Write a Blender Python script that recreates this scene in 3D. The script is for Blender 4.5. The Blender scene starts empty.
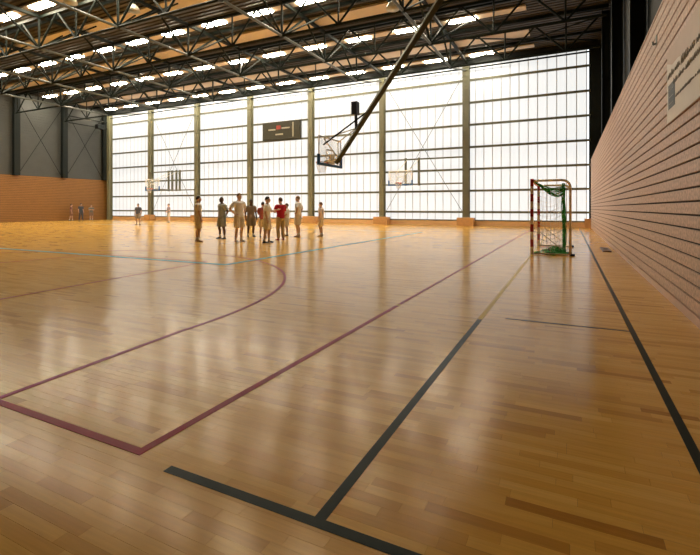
import bpy, bmesh, math, random
import numpy as np
from mathutils import Vector, Matrix, Quaternion

# ------------------------------------------------------------------ camera, world, exposure
SC = bpy.context.scene
COL = SC.collection
CAM_H, FPX, HOR, YAW = 1.28, 445.0, 208.0, 0.4575
cd = bpy.data.cameras.new('camera')
cam = bpy.data.objects.new('camera', cd)
COL.objects.link(cam)
cam.location = (0, 0, CAM_H)
cam.rotation_euler = (math.pi / 2, 0, YAW)
cd.sensor_fit = 'HORIZONTAL'
cd.sensor_width = 36.0
cd.lens = FPX / 700 * 36.0
cd.shift_y = -(277.5 - HOR) / 700
cd.clip_start = 0.05
cd.clip_end = 300
SC.camera = cam

world = bpy.data.worlds.new('daylight')
SC.world = world
world.use_nodes = True
bg = world.node_tree.nodes['Background']
bg.inputs[0].default_value = (0.85, 0.92, 1.0, 1)
bg.inputs[1].default_value = 1.0
SC.view_settings.view_transform = 'Standard'
SC.view_settings.look = 'None'
SC.view_settings.gamma = 1.0
SC.view_settings.use_curve_mapping = False
SC.view_settings.exposure = 1.1
SC.cycles.use_denoising = True
SC.cycles.max_bounces = 8
SC.cycles.diffuse_bounces = 5
SC.cycles.glossy_bounces = 4

PANEL_EMIT = 0.40        # the daylit translucent wall
LAMP_EMIT = 35.0         # the ceiling light strips

# ------------------------------------------------------------------ main sizes (metres)
YB = 32.5               # glazed wall
XR = 1.25               # slatted wall face
XL = -45.9              # far side wall
YF = -2.2               # wall behind the camera
ZT = 11.6               # top of the glazing
ZD = 12.0               # roof deck
BAY = 6.45
COLX = [-6.6 - BAY * k for k in range(7)]
WOOD_TOP = 4.34
rnd = random.Random(7)

# ------------------------------------------------------------------ materials
def mat(name, col, rough=0.6, metal=0.0, var=0.0, scale=4.0, stretch=(1, 1, 1), emit=0.0, ecol=None,
        spec=0.5, bump=0.0, alpha=1.0, detail=4.0, trans=0.0):
    m = bpy.data.materials.new(name)
    m.use_nodes = True
    nt = m.node_tree
    b = nt.nodes['Principled BSDF']
    b.inputs['Base Color'].default_value = (*col, 1)
    b.inputs['Roughness'].default_value = rough
    b.inputs['Metallic'].default_value = metal
    b.inputs['Specular IOR Level'].default_value = spec
    if alpha < 1:
        b.inputs['Alpha'].default_value = alpha
    if trans:
        b.inputs['Transmission Weight'].default_value = trans
    if emit:
        b.inputs['Emission Color'].default_value = (*(ecol or col), 1)
        b.inputs['Emission Strength'].default_value = emit
    if var or bump:
        tc = nt.nodes.new('ShaderNodeTexCoord')
        mp = nt.nodes.new('ShaderNodeMapping')
        mp.inputs['Scale'].default_value = stretch
        nz = nt.nodes.new('ShaderNodeTexNoise')
        nz.inputs['Scale'].default_value = scale
        nz.inputs['Detail'].default_value = detail
        nt.links.new(tc.outputs['Object'], mp.inputs[0])
        nt.links.new(mp.outputs[0], nz.inputs['Vector'])
        if var:
            hs = nt.nodes.new('ShaderNodeMix')
            hs.data_type = 'RGBA'
            hs.inputs['A'].default_value = (*[c * (1 - var) for c in col], 1)
            hs.inputs['B'].default_value = (*[min(1, c * (1 + var)) for c in col], 1)
            nt.links.new(nz.outputs['Fac'], hs.inputs['Factor'])
            nt.links.new(hs.outputs['Result'], b.inputs['Base Color'])
        if bump:
            bp = nt.nodes.new('ShaderNodeBump')
            bp.inputs['Strength'].default_value = bump
            bp.inputs['Distance'].default_value = 0.01
            nt.links.new(nz.outputs['Fac'], bp.inputs['Height'])
            nt.links.new(bp.outputs[0], b.inputs['Normal'])
    return m

def floor_material():
    m = bpy.data.materials.new('maple_parquet')
    m.use_nodes = True
    nt = m.node_tree
    L = nt.links.new
    b = nt.nodes['Principled BSDF']
    at = nt.nodes.new('ShaderNodeAttribute')
    at.attribute_name = 'shade'
    rp = nt.nodes.new('ShaderNodeValToRGB')
    cr = rp.color_ramp
    cr.elements[0].position = 0.0
    cr.elements[0].color = (0.42, 0.195, 0.033, 1)
    cr.elements[1].position = 1.0
    cr.elements[1].color = (0.76, 0.46, 0.115, 1)
    e = cr.elements.new(0.45)
    e.color = (0.65, 0.36, 0.070, 1)
    L(at.outputs['Fac'], rp.inputs[0])
    ge = nt.nodes.new('ShaderNodeNewGeometry')
    mp = nt.nodes.new('ShaderNodeMapping')
    mp.inputs['Scale'].default_value = (3.0, 60.0, 1.0)
    L(ge.outputs['Position'], mp.inputs[0])
    nz = nt.nodes.new('ShaderNodeTexNoise')
    nz.inputs['Scale'].default_value = 1.0
    nz.inputs['Detail'].default_value = 5
    L(mp.outputs[0], nz.inputs['Vector'])
    mr = nt.nodes.new('ShaderNodeMapRange')
    mr.inputs['To Min'].default_value = 0.80
    mr.inputs['To Max'].default_value = 1.18
    L(nz.outputs['Fac'], mr.inputs['Value'])
    mx = nt.nodes.new('ShaderNodeMix')
    mx.data_type = 'RGBA'
    mx.blend_type = 'MULTIPLY'
    mx.inputs['Factor'].default_value = 1
    L(rp.outputs[0], mx.inputs['A'])
    L(mr.outputs[0], mx.inputs['B'])
    L(mx.outputs['Result'], b.inputs['Base Color'])
    # worn lacquer: gloss varies softly, surface is very slightly wavy
    n2 = nt.nodes.new('ShaderNodeTexNoise')
    n2.inputs['Scale'].default_value = 1.3
    n2.inputs['Detail'].default_value = 3
    L(ge.outputs['Position'], n2.inputs['Vector'])
    r2 = nt.nodes.new('ShaderNodeMapRange')
    r2.inputs['To Min'].default_value = 0.15
    r2.inputs['To Max'].default_value = 0.23
    L(n2.outputs['Fac'], r2.inputs['Value'])
    L(r2.outputs[0], b.inputs['Roughness'])
    bp = nt.nodes.new('ShaderNodeBump')
    bp.inputs['Strength'].default_value = 0.25
    bp.inputs['Distance'].default_value = 0.002
    n3 = nt.nodes.new('ShaderNodeTexNoise')
    n3.inputs['Scale'].default_value = 3.0
    L(ge.outputs['Position'], n3.inputs['Vector'])
    L(n3.outputs['Fac'], bp.inputs['Height'])
    L(bp.outputs[0], b.inputs['Normal'])
    b.inputs['Specular IOR Level'].default_value = 0.13
    b.inputs['Specular Tint'].default_value = (1.0, 0.80, 0.48, 1)     # amber lacquer
    return m

def panel_material():
    m = bpy.data.materials.new('translucent_panel')
    m.use_nodes = True
    nt = m.node_tree
    b = nt.nodes['Principled BSDF']
    b.inputs['Base Color'].default_value = (0.30, 0.30, 0.33, 1)
    b.inputs['Roughness'].default_value = 0.35
    ge = nt.nodes.new('ShaderNodeNewGeometry')
    mp = nt.nodes.new('ShaderNodeMapping')
    mp.inputs['Scale'].default_value = (30.0, 1.0, 0.25)
    nt.links.new(ge.outputs['Position'], mp.inputs[0])
    nz = nt.nodes.new('ShaderNodeTexNoise')
    nz.inputs['Scale'].default_value = 0.6
    nt.links.new(mp.outputs[0], nz.inputs['Vector'])
    mr = nt.nodes.new('ShaderNodeMapRange')
    mr.inputs['To Min'].default_value = PANEL_EMIT * 0.92
    mr.inputs['To Max'].default_value = PANEL_EMIT * 1.08
    nt.links.new(nz.outputs['Fac'], mr.inputs['Value'])
    b.inputs['Emission Color'].default_value = (0.98, 1.0, 0.985, 1)
    nt.links.new(mr.outputs[0], b.inputs['Emission Strength'])
    return m

M = {}
M['parquet'] = floor_material()
M['slab'] = mat('dark_subfloor', (0.09, 0.045, 0.018), 0.8, var=0.2)
M['red_line'] = mat('dark_red_line_paint', (0.32, 0.012, 0.020), 0.3, spec=0.03, var=0.15, scale=6)
M['black_line'] = mat('black_green_line_paint', (0.018, 0.026, 0.020), 0.3, spec=0.03, var=0.2, scale=6)
M['blue_line'] = mat('light_blue_line_paint', (0.07, 0.34, 0.46), 0.3, spec=0.03, var=0.1, scale=6)
M['yellow_line'] = mat('yellow_line_paint', (0.62, 0.43, 0.05), 0.3, spec=0.03, var=0.1, scale=6)
M['slat'] = mat('pink_tan_chipboard', (0.53, 0.36, 0.265), 0.55, var=0.75, scale=24, detail=6, stretch=(1, 0.7, 1))
M['slat_back'] = mat('dark_groove_backing', (0.03, 0.02, 0.016), 0.9, var=0.2)
M['slat_far'] = mat('orange_wood_slat', (0.27, 0.125, 0.030), 0.55, var=0.3, scale=6, stretch=(1, 0.3, 4))
M['plinth'] = mat('varnished_plinth_wood', (0.74, 0.48, 0.25), 0.4, var=0.2, scale=5, stretch=(0.3, 1, 3))
M['baseboard'] = mat('pale_pink_baseboard', (0.55, 0.36, 0.26), 0.45, var=0.12, scale=8)
M['guard'] = mat('brown_plywood_guard', (0.60, 0.33, 0.13), 0.5, var=0.2, scale=5)
M['panel'] = panel_material()
M['joint'] = mat('grey_glazing_bar', (0.50, 0.50, 0.50), 0.5, var=0.1)
M['girt'] = mat('olive_steel', (0.15, 0.15, 0.10), 0.45, var=0.15, scale=3)
M['column'] = mat('glare_lightened_column_olive', (0.21, 0.205, 0.125), 0.45, var=0.15, scale=3)  # olive lightened: veiling glare from the bright glazing put into the colour
M['steel'] = mat('dark_green_truss_paint', (0.010, 0.014, 0.011), 0.55, spec=0.12, var=0.2, scale=3)
M['pale_steel'] = mat('grey_tie_tube', (0.085, 0.095, 0.085), 0.45, 0.0, var=0.1)
M['dark_steel'] = mat('blackish_green_steel', (0.014, 0.018, 0.017), 0.5, spec=0.15, var=0.2)
M['dark_clad'] = mat('dark_wall_cladding', (0.014, 0.017, 0.018), 0.7, var=0.25, scale=2)
M['clad'] = mat('grey_blue_cladding', (0.068, 0.072, 0.068), 0.5, var=0.15, scale=1.5)
M['deck'] = mat('brown_grey_roof_deck', (0.058, 0.048, 0.038), 0.6, var=0.3, scale=2)
M['tan'] = mat('tan_ceiling_strip', (0.72, 0.60, 0.46), 0.5, var=0.08, scale=3)
M['lamp'] = mat('lit_diffuser', (0.9, 0.9, 0.88), 0.5, emit=LAMP_EMIT, ecol=(1, 0.89, 0.68), var=0.02)
M['arm'] = mat('olive_arm_paint', (0.085, 0.09, 0.06), 0.5, var=0.15)
M['cable'] = mat('grey_wire', (0.20, 0.20, 0.17), 0.4, 0.5, var=0.1)
M['glass'] = mat('clear_backboard', (0.85, 0.87, 0.88), 0.1, var=0.03, alpha=0.22)
M['white'] = mat('white_paint', (0.88, 0.85, 0.80), 0.4, var=0.06)
M['blue_pad'] = mat('blue_padding', (0.02, 0.10, 0.30), 0.6, var=0.15)
M['orange'] = mat('red_orange_rim', (0.55, 0.08, 0.03), 0.4, var=0.1)
M['net'] = mat('white_cord', (0.75, 0.70, 0.64), 0.8, var=0.1)
M['green_net'] = mat('green_net_cord', (0.03, 0.34, 0.06), 0.8, var=0.35, scale=25)
M['red'] = mat('red_band_paint', (0.42, 0.02, 0.025), 0.4, var=0.12)
M['cream'] = mat('cream_tube', (0.84, 0.75, 0.58), 0.4, var=0.08)
M['black'] = mat('black_plastic', (0.012, 0.012, 0.013), 0.5, var=0.2)
M['board_face'] = mat('dark_olive_scoreboard', (0.040, 0.037, 0.018), 0.5, var=0.2)
M['board_mark'] = mat('pale_marking', (0.45, 0.43, 0.33), 0.5, var=0.1)
M['board_red'] = mat('red_display', (0.20, 0.025, 0.015), 0.5, emit=0.10, ecol=(0.9, 0.1, 0.05), var=0.1)
M['sign'] = mat('plain_tan_board', (0.46, 0.31, 0.20), 0.5, var=0.10, scale=3)
M['paper'] = mat('off_white_poster', (0.66, 0.60, 0.52), 0.6, var=0.06, scale=5)
M['ink'] = mat('grey_ink', (0.26, 0.25, 0.23), 0.7, var=0.15)
M['logo'] = mat('slate_print', (0.035, 0.045, 0.045), 0.6, var=0.15)
M['brown'] = mat('brown_cover_plate', (0.12, 0.055, 0.025), 0.5, 0.3, var=0.2)
M['lamp_off'] = mat('pale_lamp_reflector', (0.55, 0.53, 0.42), 0.3, var=0.05)

# ------------------------------------------------------------------ mesh helpers
def link(o, parent=None):
    COL.objects.link(o)
    if parent is not None:
        o.parent = parent
    return o

def mesh_obj(name, verts, faces, m, parent=None, smooth=False, base=(0, 0, 0)):
    me = bpy.data.meshes.new(name)
    me.from_pydata([(v[0] - base[0], v[1] - base[1], v[2] - base[2]) for v in verts], [], faces)
    me.update()
    if smooth:
        me.polygons.foreach_set('use_smooth', [True] * len(me.polygons))
    me.materials.append(M[m] if isinstance(m, str) else m)
    o = bpy.data.objects.new(name, me)
    return link(o, parent)

def tag(o, label=None, cat=None, group=None, kind=None):
    if label: o['label'] = label
    if cat: o['category'] = cat
    if group: o['group'] = group
    if kind: o['kind'] = kind
    return o

def empty(name, loc, label=None, cat=None, group=None, kind=None, rz=0):
    o = bpy.data.objects.new(name, None)
    o.empty_display_size = 0.1
    o.location = loc
    o.rotation_euler = (0, 0, rz)
    link(o)
    return tag(o, label, cat, group, kind)

class MB:
    """collects shapes into one mesh"""
    def __init__(s): s.v, s.f = [], []
    def box(s, x0, x1, y0, y1, z0, z1):
        n = len(s.v)
        s.v += [(x0, y0, z0), (x1, y0, z0), (x1, y1, z0), (x0, y1, z0), (x0, y0, z1), (x1, y0, z1), (x1, y1, z1), (x0, y1, z1)]
        s.f += [tuple(n + i for i in q) for q in ((3, 2, 1, 0), (4, 5, 6, 7), (0, 1, 5, 4), (1, 2, 6, 5), (2, 3, 7, 6), (3, 0, 4, 7))]
        return s
    def loft(s, rings):
        n = len(s.v); k = len(rings[0])
        for r in rings: s.v += [tuple(p) for p in r]
        for i in range(len(rings) - 1):
            for j in range(k):
                s.f.append((n + i * k + j, n + i * k + (j + 1) % k, n + (i + 1) * k + (j + 1) % k, n + (i + 1) * k + j))
        s.f.append(tuple(n + j for j in reversed(range(k))))
        s.f.append(tuple(n + (len(rings) - 1) * k + j for j in range(k)))
        return s
    def tube(s, pts, r, k=8, closed=False):
        pts = [Vector(p) for p in pts]
        rr = r if isinstance(r, (list, tuple)) else [r] * len(pts)
        rings = []
        up = None
        for i, p in enumerate(pts):
            if closed:
                d = pts[(i + 1) % len(pts)] - pts[i - 1]
            else:
                d = (pts[min(i + 1, len(pts) - 1)] - pts[max(i - 1, 0)])
            d.normalize()
            if up is None:
                up = Vector((0, 0, 1)) if abs(d.z) < 0.9 else Vector((1, 0, 0))
            a = d.cross(up)
            if a.length < 1e-5: a = d.cross(Vector((0.3, 1, 0.2)))
            a.normalize()
            b = a.cross(d).normalized()
            up = b
            rings.append([p + (a * math.cos(t) + b * math.sin(t)) * rr[i] for t in (2 * math.pi * j / k for j in range(k))])
        if closed:
            n = len(s.v)
            for q in rings: s.v += [tuple(p) for p in q]
            R = len(rings)
            for i in range(R):
                for j in range(k):
                    s.f.append((n + i * k + j, n + i * k + (j + 1) % k, n + ((i + 1) % R) * k + (j + 1) % k, n + ((i + 1) % R) * k + j))
            return s
        return s.loft(rings)
    def ell(s, c, r, nu=14, nv=9, rot=None):
        c = Vector(c); rings = []
        for i in range(nv):
            t = math.pi * (i + 0.5) / nv
            ring = []
            for j in range(nu):
                q = 2 * math.pi * j / nu
                p = Vector((r[0] * math.sin(t) * math.cos(q), r[1] * math.sin(t) * math.sin(q), -r[2] * math.cos(t)))
                if rot: p = rot @ p
                ring.append(c + p)
            rings.append(ring)
        return s.loft(rings)
    def build(s, name, m, parent=None, smooth=False, base=(0, 0, 0)):
        return mesh_obj(name, s.v, s.f, m, parent, smooth, base)

def box(name, x0, x1, y0, y1, z0, z1, m, parent=None, base=(0, 0, 0)):
    return MB().box(x0, x1, y0, y1, z0, z1).build(name, m, parent, base=base)

# bars share one unit mesh per material and shape
ORD = ['first', 'second', 'third', 'fourth', 'fifth', 'sixth', 'seventh', 'eighth', 'ninth']
_unit = {}
def unit_mesh(kind, m):
    key = (kind, m)
    if key not in _unit:
        b = MB()
        if kind == 'round':
            b.tube([(0, 0, 0), (0, 0, 1)], 1.0, 8)
        else:
            b.box(-1, 1, -1, 1, 0, 1)
        me = bpy.data.meshes.new(kind + '_bar')
        me.from_pydata(b.v, [], b.f)
        me.materials.append(M[m])
        _unit[key] = me
    return _unit[key]

def bar(name, p, q, r, m, parent=None, base=(0, 0, 0), kind='round', r2=None):
    p, q = Vector(p) - Vector(base), Vector(q) - Vector(base)
    d = q - p
    o = bpy.data.objects.new(name, unit_mesh(kind, m))
    o.location = p
    o.rotation_mode = 'QUATERNION'
    dn = d.normalized()
    if kind == 'round':
        o.rotation_quaternion = dn.to_track_quat('Z', 'Y')
    else:
        up = Vector((0, 0, 1)) if abs(dn.z) < 0.99 else Vector((1, 0, 0))
        x = dn.cross(up).normalized(); y = dn.cross(x).normalized()
        o.rotation_quaternion = Matrix((x, y, dn)).transposed().to_quaternion()
    o.scale = (r, r2 or r, d.length)
    return link(o, parent)

def struct(o):
    o['kind'] = 'structure'
    return o

def to_px(x, y, z):
    sa, ca = math.sin(YAW), math.cos(YAW)
    d = -sa * x + ca * y
    if d < 0.2: return None
    return 350 + FPX * (ca * x + sa * y) / d, HOR - FPX * (z - CAM_H) / d, d

# ================================================================== FLOOR
floor = struct(box('floor', XL - 0.3, XR + 0.6, YF - 0.3, YB + 0.3, -0.30, -0.004, 'slab'))
floor['label'] = 'varnished maple parquet floor with coloured court lines'

def plank_layout():
    r = np.random.RandomState(3)
    W = 0.062
    out = []
    y = YF
    while y < YB:
        x = XL - r.uniform(0, 0.5)
        while x < XR + 0.1:
            ln = r.uniform(0.28, 0.62)
            out.append((max(x, XL), min(x + ln, XR + 0.1), y, y + W))
            x += ln
        y += W
    a = np.array(out)
    a = a[a[:, 1] - a[:, 0] > 0.02]
    # shade clusters of neighbouring strips (boards are made of three strips)
    sh = np.clip(r.normal(0.5, 0.16, len(a)), 0, 1)
    dark = r.rand(len(a)) < 0.05
    sh[dark] *= 0.6
    return a, sh

PL, SH = plank_layout()
cx = (PL[:, 0] + PL[:, 1]) / 2
cy = (PL[:, 2] + PL[:, 3]) / 2
sa, ca = math.sin(YAW), math.cos(YAW)
dep = -sa * cx + ca * cy
uu = 350 + FPX * (ca * cx + sa * cy) / np.maximum(dep, 0.01)
vv = HOR + FPX * CAM_H / np.maximum(dep, 0.01)
inview = (dep > 0.3) & (uu > -10) & (uu < 710) & (vv < 565)
order = np.argsort(np.where(inview, dep, 1e9))
near = set(order[:300].tolist())
GAP = 0.0004
def set_shade(me, vals):
    at = me.attributes.new('shade', 'FLOAT', 'FACE')
    at.data.foreach_set('value', np.asarray(vals, dtype=np.float32))
for i in sorted(near):
    x0, x1, y0, y1 = PL[i]
    b = MB().box(x0 + GAP, x1 - GAP, y0 + GAP, y1 - GAP, -0.004, 0.0)
    o = b.build('plank', 'parquet', floor)
    set_shade(o.data, [SH[i]] * 6)
rest = np.array([i for i in range(len(PL)) if i not in near])
R = PL[rest]
n = len(R)
co = np.zeros((n, 4, 3), dtype=np.float32)
co[:, 0, 0] = co[:, 3, 0] = R[:, 0] + GAP
co[:, 1, 0] = co[:, 2, 0] = R[:, 1] - GAP
co[:, 0, 1] = co[:, 1, 1] = R[:, 2] + GAP
co[:, 2, 1] = co[:, 3, 1] = R[:, 3] - GAP
me = bpy.data.meshes.new('parquet_field')
me.vertices.add(4 * n)
me.vertices.foreach_set('co', co.ravel())
me.loops.add(4 * n)
me.loops.foreach_set('vertex_index', np.arange(4 * n, dtype=np.int32))
me.polygons.add(n)
me.polygons.foreach_set('loop_start', np.arange(0, 4 * n, 4, dtype=np.int32))
me.update(calc_edges=True)
me.validate()
set_shade(me, SH[rest])
me.materials.append(M['parquet'])
o = link(bpy.data.objects.new('parquet_field', me), floor)
o['kind'] = 'stuff'

# court lines: thin paint films on the parquet
LZ0, LZ1 = 0.0, 0.0012
_lz = [0]
def paint(name, pts, w, m, label):
    """a polyline strip of width w on the floor"""
    _lz[0] += 1
    z = LZ1 + 0.00015 * _lz[0]
    pts = [Vector((p[0], p[1])) for p in pts]
    vs, fs = [], []
    for i, p in enumerate(pts):
        d = (pts[min(i + 1, len(pts) - 1)] - pts[max(i - 1, 0)]).normalized()
        nrm = Vector((-d.y, d.x)) * w / 2
        for q in (p + nrm, p - nrm):
            vs += [(q.x, q.y, 0.0002), (q.x, q.y, z)]
    for i in range(len(pts) - 1):
        a, b = 4 * i, 4 * (i + 1)
        fs += [(a + 1, a + 3, b + 3, b + 1), (a, a + 1, b + 1, b), (a + 3, a + 2, b + 2, b + 3)]
    o = mesh_obj(name, vs, fs, m, floor)
    o['label'] = label
    return o

paint('court_line', [(-0.92, 1.58), (-0.92, 5.24)], 0.052, 'black_line', 'black line with a T end')
paint('court_line', [(-1.77, 1.565), (0.60, 1.565)], 0.052, 'black_line', 'black sideline across the T end')
paint('court_line', [(0.59, -1.0), (0.58, 31.6)], 0.052, 'black_line', 'long black line along slatted wall')
paint('court_line', [(-0.66, 5.42), (0.58, 5.42)], 0.035, 'black_line', 'short thin black line joining long line')
paint('court_line', [(-0.92, 5.27), (-0.92, 25.2)], 0.052, 'yellow_line', 'yellow goal line')
paint('court_line', [(-2.02, 1.585), (-2.02, 5.49)], 0.052, 'red_line', 'dark red line up to the gap')
paint('court_line', [(-2.02, 5.60), (-2.02, 29.4)], 0.046, 'red_line', 'dark red sideline running to the glazed wall')
paint('court_line', [(-17.0, 1.61), (-1.994, 1.61)], 0.052, 'red_line', 'dark red baseline')
paint('court_line', [(-17.0, 29.4), (-2.0, 29.4)], 0.05, 'red_line', 'dark red far baseline')
# three point line of the cross court: straight legs and an arc, and the key
CX = -9.68
arc = [(CX + 6.24, 1.64)] + [(CX + 6.06 * math.cos(t), 3.38 + 6.06 * math.sin(t)) for t in (math.pi * k / 72 for k in range(0, 73))] + [(CX - 6.24, 1.64)]
paint('court_line', arc, 0.05, 'red_line', 'dark red three-point arc')
paint('court_line', [(CX + 2.75, 1.64), (CX + 1.95, 8.0)], 0.045, 'red_line', 'dark red slanted key line')
paint('court_line', [(CX - 2.75, 1.64), (CX - 1.95, 8.0)], 0.045, 'red_line', 'dark red slanted key line')
paint('court_line', [(CX + 1.95, 8.0), (CX - 1.95, 8.0)], 0.045, 'red_line', 'dark red free-throw line')
# big blue court
paint('court_line', [(-35.0, 7.76), (-6.9, 7.76)], 0.14, 'blue_line', 'light blue sideline')
paint('court_line', [(-6.95, 7.76), (-6.95, 22.7)], 0.14, 'blue_line', 'light blue baseline')
paint('court_line', [(-35.0, 22.7), (-6.9, 22.7)], 0.08, 'blue_line', 'light blue far sideline')
paint('court_line', [(-44.0, 25.2), (-0.9, 25.2)], 0.06, 'yellow_line', 'yellow far sideline')

# ================================================================== RIGHT WALL (slats)
wr = struct(box('wall_right', XR + 0.025, XR + 0.22, YF - 0.2, YB + 0.1, -0.004, WOOD_TOP, 'slat_back'))
bo = struct(box('baseboard_right', XR - 0.012, XR + 0.025, YF - 0.05, YB - 0.06, 0.0, 0.10, 'baseboard'))
NR, z0 = 27, 0.115
PITCH = (WOOD_TOP - z0) / NR
_sl = {}
def slat(y0, y1, zb, h):
    L = round(y1 - y0, 3)
    if L not in _sl:
        b = MB()
        e = 0.004
        prof = [(XR + 0.026, 0), (XR + e, 0), (XR, e), (XR, h - e), (XR + e, h), (XR + 0.026, h)]
        b.loft([[(px, 0.0, pz) for px, pz in prof], [(px, L, pz) for px, pz in prof]])
        me = bpy.data.meshes.new('slat')
        me.from_pydata(b.v, [], b.f)
        me.materials.append(M['slat'])
        _sl[L] = me
    o = bpy.data.objects.new('slat', _sl[L])
    o.location = (0, y0, zb)
    return link(o, wr)
SL = 3.6
for i in range(NR):
    off = [0.0, 1.8, 0.9, 2.7][i % 4]
    y = YF - SL + off
    while y < YB - 0.06:
        a, b = max(y, YF), min(y + SL - 0.006, YB - 0.06)
        if b - a > 0.1:
            slat(a, b, z0 + i * PITCH, PITCH - 0.022)
        y += SL
struct(box('trim_1', XR - 0.004, XR + 0.22, YF - 0.05, YB - 0.06, WOOD_TOP, WOOD_TOP + 0.035, 'slat'))
struct(box('wall_right_upper', XR + 0.75, XR + 0.95, YF - 0.2, YB + 0.4, WOOD_TOP - 0.5, ZD + 0.25, 'dark_clad'))
struct(box('trim_2', XR + 0.22, XR + 0.76, YF - 0.2, YB + 0.1, WOOD_TOP - 0.25, WOOD_TOP - 0.15, 'slat_back'))

def i_column(name, x, y, ztop, w, d, m, label, group, axis='y', z0=0.0):
    """H section: two flanges and a web"""
    e = empty(name, (x, y, z0), label, 'column', group)
    t = 0.03
    B = (x, y, z0)
    if axis == 'y':   # flanges face y
        box('flange', x - w / 2, x + w / 2, y - d / 2, y - d / 2 + t, z0, ztop, m, e, B)
        box('flange', x - w / 2, x + w / 2, y + d / 2 - t, y + d / 2, z0, ztop, m, e, B)
        box('web', x - t / 2, x + t / 2, y - d / 2 + t, y + d / 2 - t, z0, ztop, m, e, B)
    else:
        box('flange', x - d / 2, x - d / 2 + t, y - w / 2, y + w / 2, z0, ztop, m, e, B)
        box('flange', x + d / 2 - t, x + d / 2, y - w / 2, y + w / 2, z0, ztop, m, e, B)
        box('web', x - d / 2 + t, x + d / 2 - t, y - t / 2, y + t / 2, z0, ztop, m, e, B)
    return e
for y in (3.0, 9.0, 15.0, 21.0, 27.0):
    i_column('steel_column', XR + 0.5, y, ZD - 0.3, 0.30, 0.40, 'dark_steel', ORD[round((27.0 - y) / 6)] + ' dark column behind top of slatted wall, from translucent wall', 'columns above the slatted wall', 'x', WOOD_TOP - 0.15)

# ================================================================== BACK WALL (translucent glazing)
wb = struct(box('wall_back', XL - 0.2, XR + 0.95, YB + 0.02, YB + 0.28, -0.004, 0.40, 'plinth'))
struct(box('baseboard_back', XL + 0.1, XR - 0.02, YB - 0.06, YB + 0.02, 0.0, 0.36, 'plinth'))
struct(box('wall_back_upper', XL - 0.2, XR + 0.95, YB + 0.02, YB + 0.28, ZT, ZD + 0.25, 'dark_clad'))
box('sill', XL + 0.3, XR - 0.02, YB - 0.08, YB + 0.12, 0.36, 0.44, 'girt', wb)
PW = BAY / 11
xs = []
x = COLX[0]
while x > XL + 0.3: x -= PW
x += PW
pm = bpy.data.meshes.new('panel')
b = MB().box(0.012, PW - 0.012, 0, 0.04, 0.42, ZT + 0.05)
pm.from_pydata(b.v, [], b.f); pm.materials.append(M['panel'])
jm = bpy.data.meshes.new('glazing_bar')
b = MB().box(-0.024, 0.024, -0.008, 0.05, 0.42, ZT + 0.05)
jm.from_pydata(b.v, [], b.f); jm.materials.append(M['joint'])
while x < XR - 0.15:
    if x + PW < XR + 0.35:
        o = bpy.data.objects.new('panel', pm); o.location = (x, YB + 0.05, 0); link(o, wb)
    o = bpy.data.objects.new('glazing_bar', jm); o.location = (x, YB + 0.05, 0); link(o, wb)
    x += PW
lastx = x
struct(box('trim_3', XR - 0.10, XR + 0.95, YB - 0.02, YB + 0.2, 0.40, ZT + 0.1, 'dark_steel'))
struct(box('trim_4', XL - 0.2, COLX[-1] - 0.05, YB - 0.10, YB + 0.2, 0.40, ZT + 0.1, 'column'))
for z in (0.99, 2.52, 4.07, 5.65, 7.25, 8.84, 10.46):
    bar('girt', (XL + 0.5, YB - 0.005, z), (XR - 0.02, YB - 0.005, z), 0.05, 'girt', wb, kind='box', r2=0.075)
bar('girt', (XL + 0.1, YB - 0.02, ZT), (XR, YB - 0.02, ZT), 0.09, 'dark_steel', wb, kind='box')
bar('girt', (XL + 0.1, YB - 0.18, 11.15), (XR, YB - 0.18, 11.30), 0.06, 'dark_steel', wb)
# wire bracing in two bays
for xa, xb in ((COLX[1], COLX[0]), (COLX[5], COLX[4])):
    bar('bracing_wire', (xa + 0.12, YB - 0.22, 0.75), (xb - 0.12, YB - 0.22, 11.0), 0.018, 'cable', wb)
    bar('bracing_wire', (xb - 0.12, YB - 0.26, 0.75), (xa + 0.12, YB - 0.26, 11.0), 0.018, 'cable', wb)

for k, x in enumerate(COLX):
    i_column('steel_column', x, YB - 0.28, ZT - 0.1, 0.40 if k else 0.46, 0.42, 'column' if 0 < k else 'girt',  # all but the first take the olive lightened for glare
             ORD[k] + ' olive column of translucent wall, counted from the slatted wall' if k else 'darker olive steel column by crossed wires, beside goal bay',
             'columns of the translucent wall' if k else None)
# plywood guards round the column feet
for k, x in enumerate(COLX[:6]):
    w = 0.58 if k < 3 else 0.42
    e = empty('column_guard', (x, YB - 0.5, 0), 'brown plywood guard round foot of ' + ORD[k] + ' olive column from the slatted wall', 'guard', 'guards round the column feet')
    B = (x, YB - 0.5, 0)
    box('front_board', x - w, x + w, YB - 0.76, YB - 0.72, 0, 0.58, 'guard', e, B)
    box('side_board', x - w, x - w + 0.04, YB - 0.72, YB - 0.07, 0, 0.58, 'guard', e, B)
    box('side_board', x + w - 0.04, x + w, YB - 0.72, YB - 0.07, 0, 0.58, 'guard', e, B)
    MB().box(x - w + 0.02, x + w - 0.02, YB - 0.74, YB - 0.52, 0.56, 0.60).build('lid', 'plinth', e, base=B)
e = empty('corner_box', (XR - 0.18, YB - 0.35, 0), 'small brown plywood box in corner at end of slatted wall', 'box')
B = (XR - 0.18, YB - 0.35, 0)
box('front_board', XR - 0.36, XR - 0.02, YB - 0.60, YB - 0.56, 0, 0.56, 'guard', e, B)
box('side_board', XR - 0.36, XR - 0.32, YB - 0.56, YB - 0.10, 0, 0.56, 'guard', e, B)
box('lid', XR - 0.38, XR - 0.015, YB - 0.62, YB - 0.10, 0.56, 0.60, 'guard', e, B)

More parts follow.
